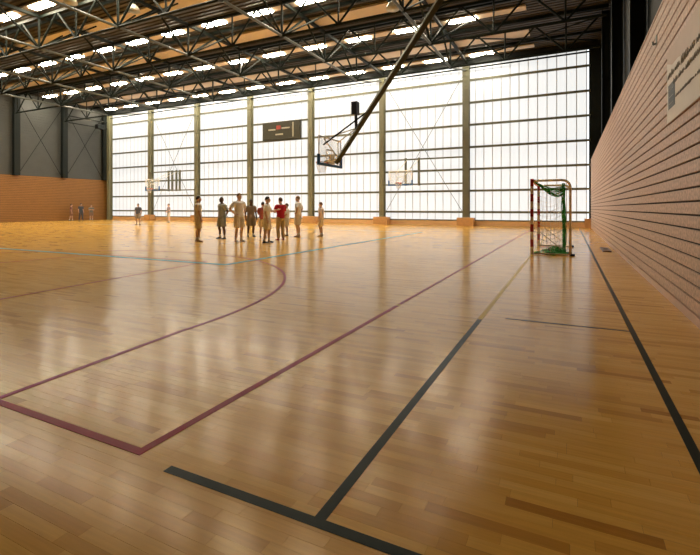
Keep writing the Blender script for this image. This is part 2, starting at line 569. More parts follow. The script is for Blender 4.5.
# ================================================================== LEFT WALL
wl = struct(box('wall_left', XL - 0.25, XL - 0.03, YF - 0.2, YB + 0.1, -0.004, WOOD_TOP, 'slat_back'))
b = MB()
for i in range(NR):
    b.box(XL - 0.03, XL, YF, YB - 0.02, 0.02 + i * 0.16, 0.02 + i * 0.16 + 0.138)
o = b.build('slat_field', 'slat_far', wl); o['kind'] = 'stuff'
wu = struct(box('wall_left_upper', XL - 0.35, XL - 0.16, YF - 0.2, YB + 0.4, WOOD_TOP - 0.05, ZD + 0.25, 'clad'))
# horizontal ribbed cladding sheets
b = MB()
z = WOOD_TOP
while z < ZD - 0.1:
    b.box(XL - 0.16, XL - 0.13, YF, YB + 0.0, z, z + 0.22)
    z += 0.25
o = b.build('cladding_rib', 'clad', wu); o['kind'] = 'stuff'
for y in (31.9, 27.55, 23.2, 18.85, 14.5, 10.15, 5.8, 1.45):
    i_column('steel_column', XL + 0.22, y, ZD - 0.3, 0.50, 0.34, 'dark_steel', ORD[round((31.9 - y) / 4.35)] + ' dark column on grey cladding above orange wood wall, from translucent wall', 'columns above the orange wood wall', 'x', WOOD_TOP)
    box('plate', XL - 0.1, XL + 0.42, y - 0.22, y + 0.22, WOOD_TOP - 0.04, WOOD_TOP, 'dark_steel', wl)
for ya, yb_ in ((27.75, 31.7), (23.4, 27.35)):
    bar('bracing_wire', (XL + 0.1, ya, 4.4), (XL + 0.1, yb_, 11.2), 0.022, 'dark_steel', wu)
    bar('bracing_wire', (XL + 0.14, yb_, 4.4), (XL + 0.14, ya, 11.2), 0.022, 'dark_steel', wu)
bar('conduit', (XL + 0.45, 27.85, 10.62), (XL + 0.45, 32.2, 10.62), 0.06, 'dark_steel', wu)
bar('conduit', (XL + 0.45, 27.85, 9.95), (XL + 0.45, 32.2, 9.95), 0.06, 'dark_steel', wu)
e = empty('wall_speaker', (XL + 0.55, 31.0, 9.6), 'small black loudspeaker on pipe under roof beside translucent wall', 'loudspeaker')
B = (XL + 0.55, 31.0, 9.6)
MB().box(XL + 0.50, XL + 0.95, 30.6, 31.4, 9.75, 10.2).build('cabinet', 'black', e, base=B)
MB().box(XL + 0.951, XL + 0.97, 30.66, 31.34, 9.8, 10.15).build('grille', 'dark_steel', e, base=B)
bar('bracket', (XL + 0.45, 31.0, 9.95), (XL + 0.52, 31.0, 9.95), 0.09, 'dark_steel', e, B)

# ================================================================== WALL BEHIND THE CAMERA
struct(box('wall_front', XL - 0.2, XR + 0.95, YF - 0.2, YF, -0.004, WOOD_TOP, 'slat_far'))
struct(box('wall_front_upper', XL - 0.2, XR + 0.95, YF - 0.2, YF, WOOD_TOP, ZD + 0.25, 'clad'))

# ================================================================== CEILING: ribbed deck
prof = []
y = YF - 0.2
while y < YB + 0.3:
    prof += [(y, ZD), (y + 0.17, ZD), (y + 0.20, ZD + 0.07), (y + 0.30, ZD + 0.07)]
    y += 0.33
xa, xb = XL - 0.4, XR + 1.0
vs = [(xa, p[0], p[1]) for p in prof] + [(xb, p[0], p[1]) for p in prof]
k = len(prof)
fs = [(i, i + 1, k + i + 1, k + i) for i in range(k - 1)]
struct(mesh_obj('ceiling', vs, fs, 'deck'))
struct(box('ceiling_top', XL - 0.4, XR + 1.0, YF - 0.3, YB + 0.5, ZD + 0.2, ZD + 0.35, 'dark_clad'))

# tan panel strips and the light strips between them
XE = -2.15
for iy, (y0_, y1_) in enumerate(((4.7, 5.7), (10.7, 11.7), (16.35, 17.35), (21.45, 22.5), (28.35, 29.45))):
    e = empty('radiant_panel', (COLX[3], (y0_ + y1_) / 2, ZD - 0.16), ORD[4 - iy] + ' wide plain tan ceiling strip from the translucent wall', 'ceiling panel', 'tan panel strips under the roof')
    B = tuple(e.location)
    x = XE
    while x > XL + 1.0:
        xn = max(x - BAY / 2, XL + 0.9)
        b = MB().box(xn + 0.008, x - 0.008, y0_, y1_, ZD - 0.14, ZD - 0.09)
        b.box(xn + 0.008, x - 0.008, y0_, y0_ + 0.03, ZD - 0.09, ZD - 0.03)
        b.box(xn + 0.008, x - 0.008, y1_ - 0.03, y1_, ZD - 0.09, ZD - 0.03)
        b.build('panel', 'tan', e, base=B)
        x = xn
for iy, (y0_, y1_) in enumerate(((13.45, 14.05), (19.2, 19.78), (24.98, 25.58), (31.15, 31.7))):
    e = empty('ceiling_light_strip', (COLX[3], (y0_ + y1_) / 2, ZD - 0.16), ORD[3 - iy] + ' narrow ceiling strip of white lit lamps from the translucent wall', 'light strip', 'light strips under the roof')
    B = tuple(e.location)
    box('tray', XL + 0.9, XE + 0.1, y0_, y1_, ZD - 0.12, ZD - 0.04, 'tan', e, B)
    x = -19.1 - 8 * BAY / 2
    while x + 1.62 < XE + 0.2:
        if x > XL + 0.9:
            box('diffuser', x + 0.05, x + 1.57, y0_ + 0.08, y1_ - 0.08, ZD - 0.17, ZD - 0.121, 'lamp', e, B)
        x += BAY / 2

# ================================================================== ROOF TRUSSES
ZC, ZU = 10.0, 11.72
YT = [1.1, 5.5, 9.9, 14.3, 18.7, 23.1, 27.5]
def long_truss(x):
    e = empty('roof_truss', (x, YB - 0.5, ZC), ORD[COLX.index(x)] + ' main roof truss from slatted wall, with sloped grey lower tube', 'truss', 'main trusses across the hall')
    B = (x, YB - 0.5, ZC)
    bar('top_chord', (x, YF + 0.05, ZU), (x, YB - 0.1, ZU), 0.08, 'steel', e, B, 'box')
    bar('bottom_chord', (x, YT[0], ZC), (x, YT[-1], ZC), 0.07, 'pale_steel', e, B)
    bar('sloped_tie', (x, YT[-1], ZC), (x, YB - 0.45, 11.08), 0.065, 'pale_steel', e, B)
    bar('sloped_tie', (x, YT[0], ZC), (x, YF + 0.1, 11.08), 0.065, 'pale_steel', e, B)
    for i, y in enumerate(YT):
        bar('post', (x, y, ZC), (x, y, ZU), 0.06, 'steel', e, B)
        if i + 1 < len(YT):
            ym = (y + YT[i + 1]) / 2
            bar('brace', (x, y, ZC), (x, ym, ZU), 0.058, 'steel', e, B)
            bar('brace', (x, YT[i + 1], ZC), (x, ym, ZU), 0.058, 'steel', e, B)
        # long raking struts that stiffen the purlins either side
        if 0 < i < len(YT) - 1:
            for s in (-1, 1):
                bar('raking_strut', (x, y, ZC), (x + s * 1.6, y + 2.2, ZU), 0.045, 'steel', e, B)
        bar('node', (x, y, ZC - 0.08), (x, y, ZC + 0.10), 0.10, 'steel', e, B)
for x in COLX[:-1]:
    long_truss(x)

def cross_truss(y):
    e = empty('lattice_girder', (COLX[3], y, ZC), ORD[6 - YT.index(y)] + ' dark green lattice girder from the translucent wall', 'girder', 'lattice girders along the hall')
    B = (COLX[3], y, ZC)
    x0, x1 = XL + 0.42, XR + 0.27
    bar('top_chord', (x0, y, ZU - 0.05), (x1, y, ZU - 0.05), 0.07, 'steel', e, B, 'box')
    bar('bottom_chord', (x0, y, ZC), (x1, y, ZC), 0.07, 'steel', e, B)
    x = COLX[-1]
    q = BAY / 2
    zt = ZU - 0.05
    while x < x1 - 0.3:
        bar('post', (x, y, ZC), (x, y, zt), 0.045, 'steel', e, B)
        for d in (-q / 2, q / 2):
            if x0 < x + d < x1:
                bar('brace', (x, y, ZC), (x + d, y, zt), 0.055, 'steel', e, B)
        x += q
for y in YT[1:]:
    cross_truss(y)
# purlins along the main trusses' upper side, between the strips
for ip, y in enumerate((3.3, 9.0, 15.1, 20.6, 23.9, 26.9, 30.4)):
    p = bar('purlin', (XL + 0.2, y, ZU + 0.16), (XR + 0.6, y, ZU + 0.16), 0.06, 'steel', None, kind='box', r2=0.08)
    tag(p, ORD[6 - ip] + ' dark purlin under roof deck from the translucent wall', 'purlin', 'purlins under the roof deck')
# raking roof bars in the end bay by the slatted wall
for y in (9.9, 18.7, 27.5):
    p = bar('roof_brace', (COLX[0] + 0.1, y, ZU + 0.06), (XR + 0.35, y + 4.3, ZU + 0.06), 0.045, 'steel')
    tag(p, 'dark diagonal roof brace in the end bay above the goal', 'brace', 'diagonal braces over the end bay')
    p = bar('roof_brace', (COLX[0] + 0.1, y + 4.3, ZU - 0.06), (XR + 0.35, y, ZU - 0.06), 0.045, 'steel')
    tag(p, 'dark diagonal roof brace in the end bay above the goal', 'brace', 'diagonal braces over the end bay')

# round high-bay lamps hanging in the trusses
def high_bay(x, y, z, where):
    e = empty('high_bay_lamp', (x, y, z), 'round pale high-bay lamp hanging ' + where, 'lamp', 'high-bay lamps in the trusses')
    B = (x, y, z)
    rings = []
    for r, dz in ((0.30, 0.0), (0.28, 0.10), (0.20, 0.24), (0.09, 0.33)):
        rings.append([(x + r * math.cos(t), y + r * math.sin(t), z + dz) for t in (2 * math.pi * k / 20 for k in range(20))])
    b = MB().loft(rings); b.build('reflector', 'lamp_off', e, True, B)
    MB().tube([(x, y, z + 0.32), (x, y, z + 0.55)], 0.09, 12).build('housing', 'steel', e, base=B)
    bar('hanger', (x, y, z + 0.55), (x, y, ZD), 0.012, 'steel', e, B)
high_bay(-21.0, 12.95, 10.9, 'beside a white lit ceiling lamp')
high_bay(-19.1, 14.85, 10.9, 'by a tan strip, apart from lit lamps')
high_bay(-6.9, 18.25, 9.95, 'beside the arm of the suspended hoop')

# ================================================================== SUSPENDED HOOP
def backboard_parts(e, B, c, ax, out, zb, w=1.8, h=1.05):
    """board centre c (x,y), unit along the board ax, unit towards the court out, bottom zb"""
    c = Vector((c[0], c[1], 0)); ax = Vector((*ax, 0)); out = Vector((*out, 0))
    def P(s, o, z): return tuple(c + ax * s + out * o + Vector((0, 0, zb + z)))
    def slab(name, s0, s1, o0, o1, z0_, z1_, m, par=e):
        vs = [P(s, o_, z) for z in (z0_, z1_) for s, o_ in ((s0, o0), (s1, o0), (s1, o1), (s0, o1))]
        fs = [(3, 2, 1, 0), (4, 5, 6, 7), (0, 1, 5, 4), (1, 2, 6, 5), (2, 3, 7, 6), (3, 0, 4, 7)]
        return mesh_obj(name, vs, fs, m, par, base=B)
    board = slab('backboard', -w / 2, w / 2, -0.006, 0.006, 0, h, 'glass')
    def strip(name, a0, a1, b0, b1, off=0.008, m='white'):
        return slab(name, a0, a1, -off - 0.002, off + 0.002, b0, b1, m, board)
    strip('border', -w / 2, w / 2, h - 0.05, h)
    strip('border', -w / 2, w / 2, 0, 0.05)
    strip('border', -w / 2, -w / 2 + 0.05, 0.05, h - 0.05)
    strip('border', w / 2 - 0.05, w / 2, 0.05, h - 0.05)
    strip('target_square', -0.295, 0.295, 0.56, 0.61)
    strip('target_square', -0.295, -0.245, 0.15, 0.56)
    strip('target_square', 0.245, 0.295, 0.15, 0.56)
    pad = [slab('padding', -w / 2 - 0.02, w / 2 + 0.02, -0.05, 0.05, -0.04, 0.05, 'blue_pad'),
           slab('padding', -w / 2 - 0.02, -w / 2 + 0.05, -0.05, 0.05, 0.05, 0.36, 'blue_pad'),
           slab('padding', w / 2 - 0.05, w / 2 + 0.02, -0.05, 0.05, 0.05, 0.36, 'blue_pad')]
    rc = Vector(P(0, 0.375, 0.15))
    ring = [rc + Vector((0.225 * math.cos(t), 0.225 * math.sin(t), 0)) for t in (2 * math.pi * k / 24 for k in range(24))]
    rim = MB().tube(ring, 0.011, 8, closed=True)
    rim.build('rim', 'orange', e, True, B)
    slab('rim_bracket', -0.10, 0.10, 0.006, 0.15, 0.08, 0.155, 'orange')
    net = MB()
    for k in range(12):
        for s in (-1, 1):
            pts = []
            for j in range(5):
                t = 2 * math.pi * (k + s * j * 0.5) / 12
                r = 0.225 - 0.022 * j - (0.01 if j == 4 else 0)
                pts.append(rc + Vector((r * math.cos(t), r * math.sin(t), -0.10 * j)))
            net.tube(pts, 0.005, 4)
    net.build('net', 'net', e, base=B)
    return P

e = empty('suspended_hoop', (-2.75, 15.0, ZC), 'glass basketball backboard with blue padding on long dark arm from roof', 'basketball hoop')
B = (-2.75, 15.0, ZC)
P = backboard_parts(e, B, (-8.2, 14.95), (0, 1), (-1, 0), 2.9)
for s in (0.0,):
    MB().tube([(-7.95, 14.95, 2.98), (-2.62, 14.95, 10.15)], [0.10, 0.15], 4).build('arm', 'arm', e, base=B)
bar('pivot', (-2.60, 14.45, 10.2), (-2.60, 15.45, 10.2), 0.07, 'steel', e, B)
bar('hanger', (-2.60, 14.6, 10.2), (-2.60, 14.6, ZU - 0.2), 0.05, 'steel', e, B)
bar('hanger', (-2.60, 15.3, 10.2), (-2.60, 15.3, ZU - 0.2), 0.05, 'steel', e, B)
bar('hanger_beam', (-2.60, 14.45, ZU - 0.15), (-2.60, 18.5, ZU - 0.15), 0.07, 'steel', e, B)
for dy in (-0.55, 0.55):
    bar('board_strut', (-8.17, 14.95 + dy, 3.85), (-7.10, 14.95, 4.25), 0.022, 'cream', e, B)
    bar('board_strut', (-8.17, 14.95 + dy, 3.0), (-7.85, 14.95, 3.15), 0.028, 'cream', e, B)
    bar('board_strut', (-8.17, 14.95 + dy, 3.85), (-7.85, 14.95, 3.15), 0.022, 'cream', e, B)
bar('stay', (-8.17, 14.35, 3.62), (-6.6, 14.95, 4.85), 0.03, 'steel', e, B)
MB().box(-8.19, -8.08, 14.80, 15.10, 2.96, 3.32).build('mounting_plate', 'cream', e, base=B)
bar('clock_post', (-7.10, 14.95, 4.15), (-7.12, 14.95, 4.85), 0.06, 'black', e, B)
c = MB().box(-7.24, -7.02, 14.80, 15.06, 4.74, 5.22)
c.build('shot_clock', 'black', e, base=B)

# ================================================================== WALL HOOPS
def wall_hoop(cx_, yb, posts, xa, xb, label, strut_from):
    e = empty('wall_hoop', (cx_, YB - 0.45, 2.9), label, 'basketball hoop', None)
    B = (cx_, YB - 0.45, 2.9)
    yf = YB - 0.52
    bar('rail', (xa, yf, 3.05), (xb, yf, 3.05), 0.055, 'girt', e, B, 'box')
    bar('rail', (xa, yf, 4.92), (xb, yf, 4.92), 0.055, 'girt', e, B, 'box')
    for x in posts:
        bar('post', (x, yf - 0.08, 2.95), (x, yf - 0.08, 5.02), 0.07, 'girt', e, B, 'box')
    backboard_parts(e, B, (cx_, yb), (1, 0), (0, -1), 2.93)
    for s in (-1, 1):
        bar('strut', (strut_from + s * 0.45, yf - 0.1, 3.05), (cx_ + s * 0.4, yb + 0.01, 3.05), 0.03, 'girt', e, B)
        bar('strut', (strut_from + s * 0.45, yf - 0.1, 4.85), (cx_ + s * 0.4, yb + 0.01, 3.7), 0.022, 'cream', e, B)
wall_hoop(-10.92, 30.4, (-11.03, -10.01), COLX[1] + 0.16, COLX[0] - 0.16, 'wall-mounted hoop with two-post frame between crossed wires near goal', -10.5)
wall_hoop(-34.75, 29.0, (-35.92, -35.42, -34.85, -34.38), COLX[5] + 0.16, COLX[4] - 0.16, 'wall-mounted hoop on far-reaching four-post frame by the dark far wall', -35.15)

# ================================================================== SCOREBOARD
e = empty('scoreboard', (-22.6, YB - 0.2, 7.26), 'dark olive scoreboard with red and pale markings fixed to glazing rails', 'scoreboard')
B = (-22.6, YB - 0.2, 7.26)
ys = YB - 0.24
box('case', -24.6, -20.62, ys, YB - 0.07, 7.28, 8.84, 'board_face', e, B)
for x0_, x1_, z0_, z1_, m in ((-23.95, -23.2, 8.12, 8.24, 'board_mark'), (-22.55, -21.7, 8.20, 8.32, 'board_mark'), (-23.2, -22.4, 7.68, 7.80, 'board_mark'),
                              (-21.42, -21.30, 7.45, 8.72, 'board_mark'), (-23.1, -22.65, 8.18, 8.52, 'board_red')):
    box('display_mark', x0_, x1_, ys - 0.015, ys, z0_, z1_, m, e, B)

# ================================================================== HANDBALL GOAL
GX, GY0, GY1, GH = -0.92, 13.24, 16.24, 2.08
e = empty('handball_goal', (GX, (GY0 + GY1) / 2, 0), 'red and white handball goal with cream rear frame beside slatted wall', 'goal')
B = (GX, (GY0 + GY1) / 2, 0)
for y in (GY0, GY1):
    p = box('post', GX - 0.04, GX + 0.04, y - 0.04, y + 0.04, 0.0, GH, 'white', e, B)
    for k in range(0, 10, 2):
        zt = GH - 0.208 * k
        box('red_band', GX - 0.0415, GX + 0.0415, y - 0.0415, y + 0.0415, zt - 0.208, zt + (0.001 if k == 0 else 0), 'red', p, B)
cb = box('crossbar', GX - 0.038, GX + 0.038, GY0 + 0.04, GY1 - 0.04, GH - 0.08, GH - 0.002, 'white', e, B)
for k in range(1, 15, 2):
    ya = GY0 + k * 0.2
    box('red_band', GX - 0.040, GX + 0.040, ya, ya + 0.2, GH - 0.082, GH, 'red', cb, B)
XB = 0.03
for y in (GY0, GY1):
    pts = [(GX + 0.03, y, 2.03), (XB - 0.2, y, 2.03)]
    pts += [(XB - 0.2 + 0.2 * math.sin(t), y, 1.83 + 0.2 * math.cos(t)) for t in (math.pi / 2 * k / 6 for k in range(1, 7))]
    pts += [(XB, y, 0.03)]
    MB().tube(pts, 0.034, 10).build('rear_frame', 'cream', e, True, B)
    bar('ground_tube', (GX + 0.03, y, 0.03), (XB, y, 0.03), 0.022, 'cream', e, B)
    bar('foot', (XB - 0.02, y, 0.03), (XB + 0.11, y, 0.03), 0.03, 'black', e, B)
bar('rear_tube', (XB, GY0, 0.03), (XB, GY1, 0.03), 0.024, 'dark_steel', e, B)
bar('rear_tube', (XB - 0.02, GY0, 1.95), (XB - 0.02, GY1, 1.95), 0.02, 'cream', e, B)
bar('anchor', (GX + 0.42, GY0 + 0.3, 0.0), (GX + 0.42, GY0 + 0.3, 0.16), 0.025, 'black', e, B)
# net: fine white meshes sagging between frame and bunch, and the green net drawn to the back
XN = -0.13
nb = MB()
r_ = random.Random(2)
for y in (GY0 + 0.03, GY1 - 0.03):
    for k in range(13):
        z = 0.25 + 0.13 * k
        pts = []
        for j in range(9):
            t = j / 8
            pts.append((GX + 0.04 + (XN - GX - 0.04) * t, y, z + 0.10 * t - 0.16 * math.sin(math.pi * t)))
        nb.tube(pts, 0.0035, 4)
    for k in range(1, 7):
        t = k / 7
        xx = GX + 0.04 + (XN - GX - 0.04) * t
        pts = [(xx + 0.02 * math.sin(3 * q + k), y, 0.05 + 0.10 * t - 0.16 * math.sin(math.pi * t) * (q > 0) + 1.86 * q / 6 * 0.98) for q in range(7)]
        nb.tube(pts, 0.0035, 4)
o = nb.build('net', 'net', e, base=B); o['kind'] = 'stuff'
gb = MB()
for y, s in ((GY0 + 0.05, 1), (GY1 - 0.05, -1)):
    for k in range(9):   # swag along the top, many strands
        a0 = r_.uniform(0, 6.28); sag = r_.uniform(0.16, 0.36)
        pts = []
        for j in range(15):
            t = j / 14
            spread = 0.035 * math.sin(math.pi * min(1, t * 1.0))
            pts.append((GX + 0.04 + (XN - GX - 0.04) * t + spread * math.cos(a0 + 4 * t), y + s * (0.05 + spread * math.sin(a0 + 4 * t)),
                        2.0 - sag * math.sin(math.pi / 2 * min(1, t * 1.35)) ** 1.2 * (1 - 0.25 * max(0, t - 0.7) / 0.3)))
        gb.tube(pts, 0.010, 5)
    for k in range(7):  # drop at the back
        a0 = r_.uniform(0, 6.28); rr = r_.uniform(0.006, 0.034)
        pts = []
        for j in range(17):
            t = j / 16
            pts.append((XN + rr * math.cos(a0 + 3 * t) + 0.02 * math.sin(5 * t + k), y + s * 0.05 + rr * math.sin(a0 + 3 * t), 1.95 - 1.88 * t))
        gb.tube(pts, 0.011, 5)
o = gb.build('gathered_net', 'green_net', e, base=B)
o['kind'] = 'stuff'; o['label'] = 'green net drawn together at the rear'
hp = MB()
for k in range(60):      # heap of net on the floor
    c0 = (XN - 0.22 + r_.gauss(0, 0.14), GY0 + 0.5 + r_.gauss(0, 0.22))
    pts = []
    hz = max(0.03, 0.24 * math.exp(-((c0[0] - XN + 0.2) ** 2 + (c0[1] - GY0 - 0.5) ** 2) / 0.06))
    a0 = r_.uniform(0, 6.28); R0 = r_.uniform(0.05, 0.14)
    for j in range(9):
        t = j / 8
        pts.append((c0[0] + R0 * math.cos(a0 + 5 * t), c0[1] + R0 * math.sin(a0 + 5 * t), max(0.016, hz * (0.35 + 0.5 * math.sin(3 * t + a0)))))
    hp.tube(pts, 0.012, 5)
o = hp.build('net_heap', 'green_net', e, base=B); o['kind'] = 'stuff'
for y in (GY0 + 0.1, GY1 - 0.1):
    bar('net_stay', (GX + 0.04, y, 0.75), (XN, y + 0.02, 0.12), 0.009, 'net', e, B)

# ================================================================== SIGN ON THE SLATTED WALL
e = empty('wall_sign', (XR - 0.02, 6.1, 2.4), 'tan board with pale poster of grey writing fixed to slatted wall', 'sign')
B = (XR - 0.02, 6.1, 2.4)
box('board', XR - 0.022, XR - 0.001, 4.9, 7.54, 2.44, 3.43, 'sign', e, B)
xf = XR - 0.0225
def sheet(name, yz, m, dx=0.0, par=e):
    a = [(xf - dx, y, z) for y, z in yz]; b_ = [(xf - dx - 0.002, y, z) for y, z in yz]
    k = len(yz)
    return mesh_obj(name, a + b_, [tuple(range(k)), tuple(reversed(range(k, 2 * k)))] + [(i, k + i, k + (i + 1) % k, (i + 1) % k) for i in range(k)], m, par, base=B)
pp = sheet('poster', [(7.531, 2.447), (7.531, 3.284), (7.179, 3.181), (6.818, 3.170), (6.508, 3.119), (6.198, 3.098), (5.578, 3.057), (4.865, 3.015), (4.865, 2.447)], 'paper')
sheet('print_block', [(7.42, 2.62), (7.42, 2.95), (7.00, 2.95), (7.00, 2.62)], 'logo', 0.0025, pp)
for k in range(3):
    sheet('print_line', [(7.36, 2.68 + 0.09 * k), (7.36, 2.69 + 0.09 * k), (7.08, 2.69 + 0.09 * k), (7.08, 2.68 + 0.09 * k)], 'ink', 0.005, pp)
# unreadable handwriting: rows of short pen strokes
def scribble(y0_, y1_, zc, h, step, seed):
    r = random.Random(seed)
    b = MB()
    y = y0_
    while y > y1_:
        hh = h * r.uniform(0.45, 1.0)
        pts = [(xf - 0.004, y, zc - hh * 0.3), (xf - 0.004, y - step * 0.35, zc + hh * 0.6), (xf - 0.004, y - step * 0.65, zc - hh * r.uniform(0.0, 0.35)), (xf - 0.004, y - step * 0.95, zc + hh * r.uniform(-0.1, 0.35))]
        for p, q in zip(pts, pts[1:]):
            b.tube([p, q], 0.0042, 4)
        y -= step * (1.0 if r.random() > 0.16 else 1.8)
    o = b.build('handwriting', 'ink', pp, base=B)
    o['kind'] = 'stuff'
scribble(7.44, 5.0, 3.06, 0.13, 0.075, 1)
scribble(7.08, 5.1, 2.92, 0.09, 0.065, 2)
scribble(6.95, 5.1, 2.71, 0.05, 0.05, 3)
# small bracket on the slats, floor cover plate
e = empty('wall_bracket', (XR - 0.02, 8.5, 3.9), 'small metal bracket near top of the slatted wall', 'bracket')
B = (XR - 0.02, 8.5, 3.9)
box('plate', XR - 0.01, XR - 0.001, 8.45, 8.55, 3.88, 4.02, 'cable', e, B)
bar('hook', (XR - 0.01, 8.5, 3.90), (XR - 0.05, 8.5, 3.88), 0.015, 'cable', e, B)
bar('hook_tip', (XR - 0.05, 8.5, 3.88), (XR - 0.05, 8.5, 3.93), 0.015, 'cable', e, B)
e = empty('floor_cover', (1.0, 15.6, 0), 'flat brown metal cover plate on floor beside slatted wall', 'cover plate')
B = (1.0, 15.6, 0)
b = MB().loft([[(0.88, 14.9, 0.001), (1.12, 14.9, 0.001), (1.12, 16.3, 0.001), (0.88, 16.3, 0.001)], [(0.90, 14.93, 0.03), (1.10, 14.93, 0.03), (1.10, 16.27, 0.03), (0.90, 16.27, 0.03)]])
b.build('plate', 'brown', e, base=B)
bar('handle', (0.95, 15.6, 0.035), (1.05, 15.6, 0.035), 0.012, 'cable', e, B)

# ================================================================== PEOPLE
def remeshed(name, mb, voxel, m, parent, smooth_iter=2):
    me = bpy.data.meshes.new(name)
    me.from_pydata(mb.v, [], mb.f)
    bm = bmesh.new(); bm.from_mesh(me)
    bmesh.ops.recalc_face_normals(bm, faces=bm.faces)
    bm.to_mesh(me); bm.free()
    o = bpy.data.objects.new(name, me)
    COL.objects.link(o)
    md = o.modifiers.new('r', 'REMESH'); md.mode = 'VOXEL'; md.voxel_size = voxel
    ms = o.modifiers.new('s', 'SMOOTH'); ms.factor = 0.5; ms.iterations = smooth_iter
    dg = bpy.context.evaluated_depsgraph_get()
    nm = bpy.data.meshes.new_from_object(o.evaluated_get(dg))
    o.modifiers.clear()
    o.data = nm
    bpy.data.meshes.remove(me)
    nm.name = name
    nm.polygons.foreach_set('use_smooth', [True] * len(nm.polygons))
    nm.materials.clear()
    nm.materials.append(m)
    o.parent = parent
    return o

_cm = {}
def cloth(col, kind='cloth'):
    key = (kind, col)
    if key not in _cm:
        _cm[key] = mat(kind + '_%d' % len(_cm), col, 0.85 if kind == 'cloth' else 0.55, var=0.12, scale=14)
    return _cm[key]

def limb(mb, pts, rad, k=12):
    """rounded tapering tube along joints"""
    P_ = [Vector(p) for p in pts]
    out, rr = [], []
    d0 = (P_[1] - P_[0]).normalized(); d1 = (P_[-1] - P_[-2]).normalized()
    for a in (0.95, 0.6):
        out.append(P_[0] - d0 * rad[0] * a); rr.append(rad[0] * math.sqrt(1 - a * a))
    for i, p in enumerate(P_):
        out.append(p); rr.append(rad[i])
        if i + 1 < len(P_):
            out.append((p + P_[i + 1]) / 2); rr.append((rad[i] + rad[i + 1]) / 2)
    for a in (0.6, 0.95):
        out.append(P_[-1] + d1 * rad[-1] * a); rr.append(rad[-1] * math.sqrt(1 - a * a))
    mb.tube(out, rr, k)

def torso_rings(mb, spine, k=18):
    """spine: list of (centre, rx, ry)"""
    rings = []
    for c, rx, ry in spine:
        rings.append([(c[0] + rx * math.cos(t), c[1] + ry * math.sin(t), c[2]) for t in (2 * math.pi * j / k for j in range(k))])
    mb.loft(rings)

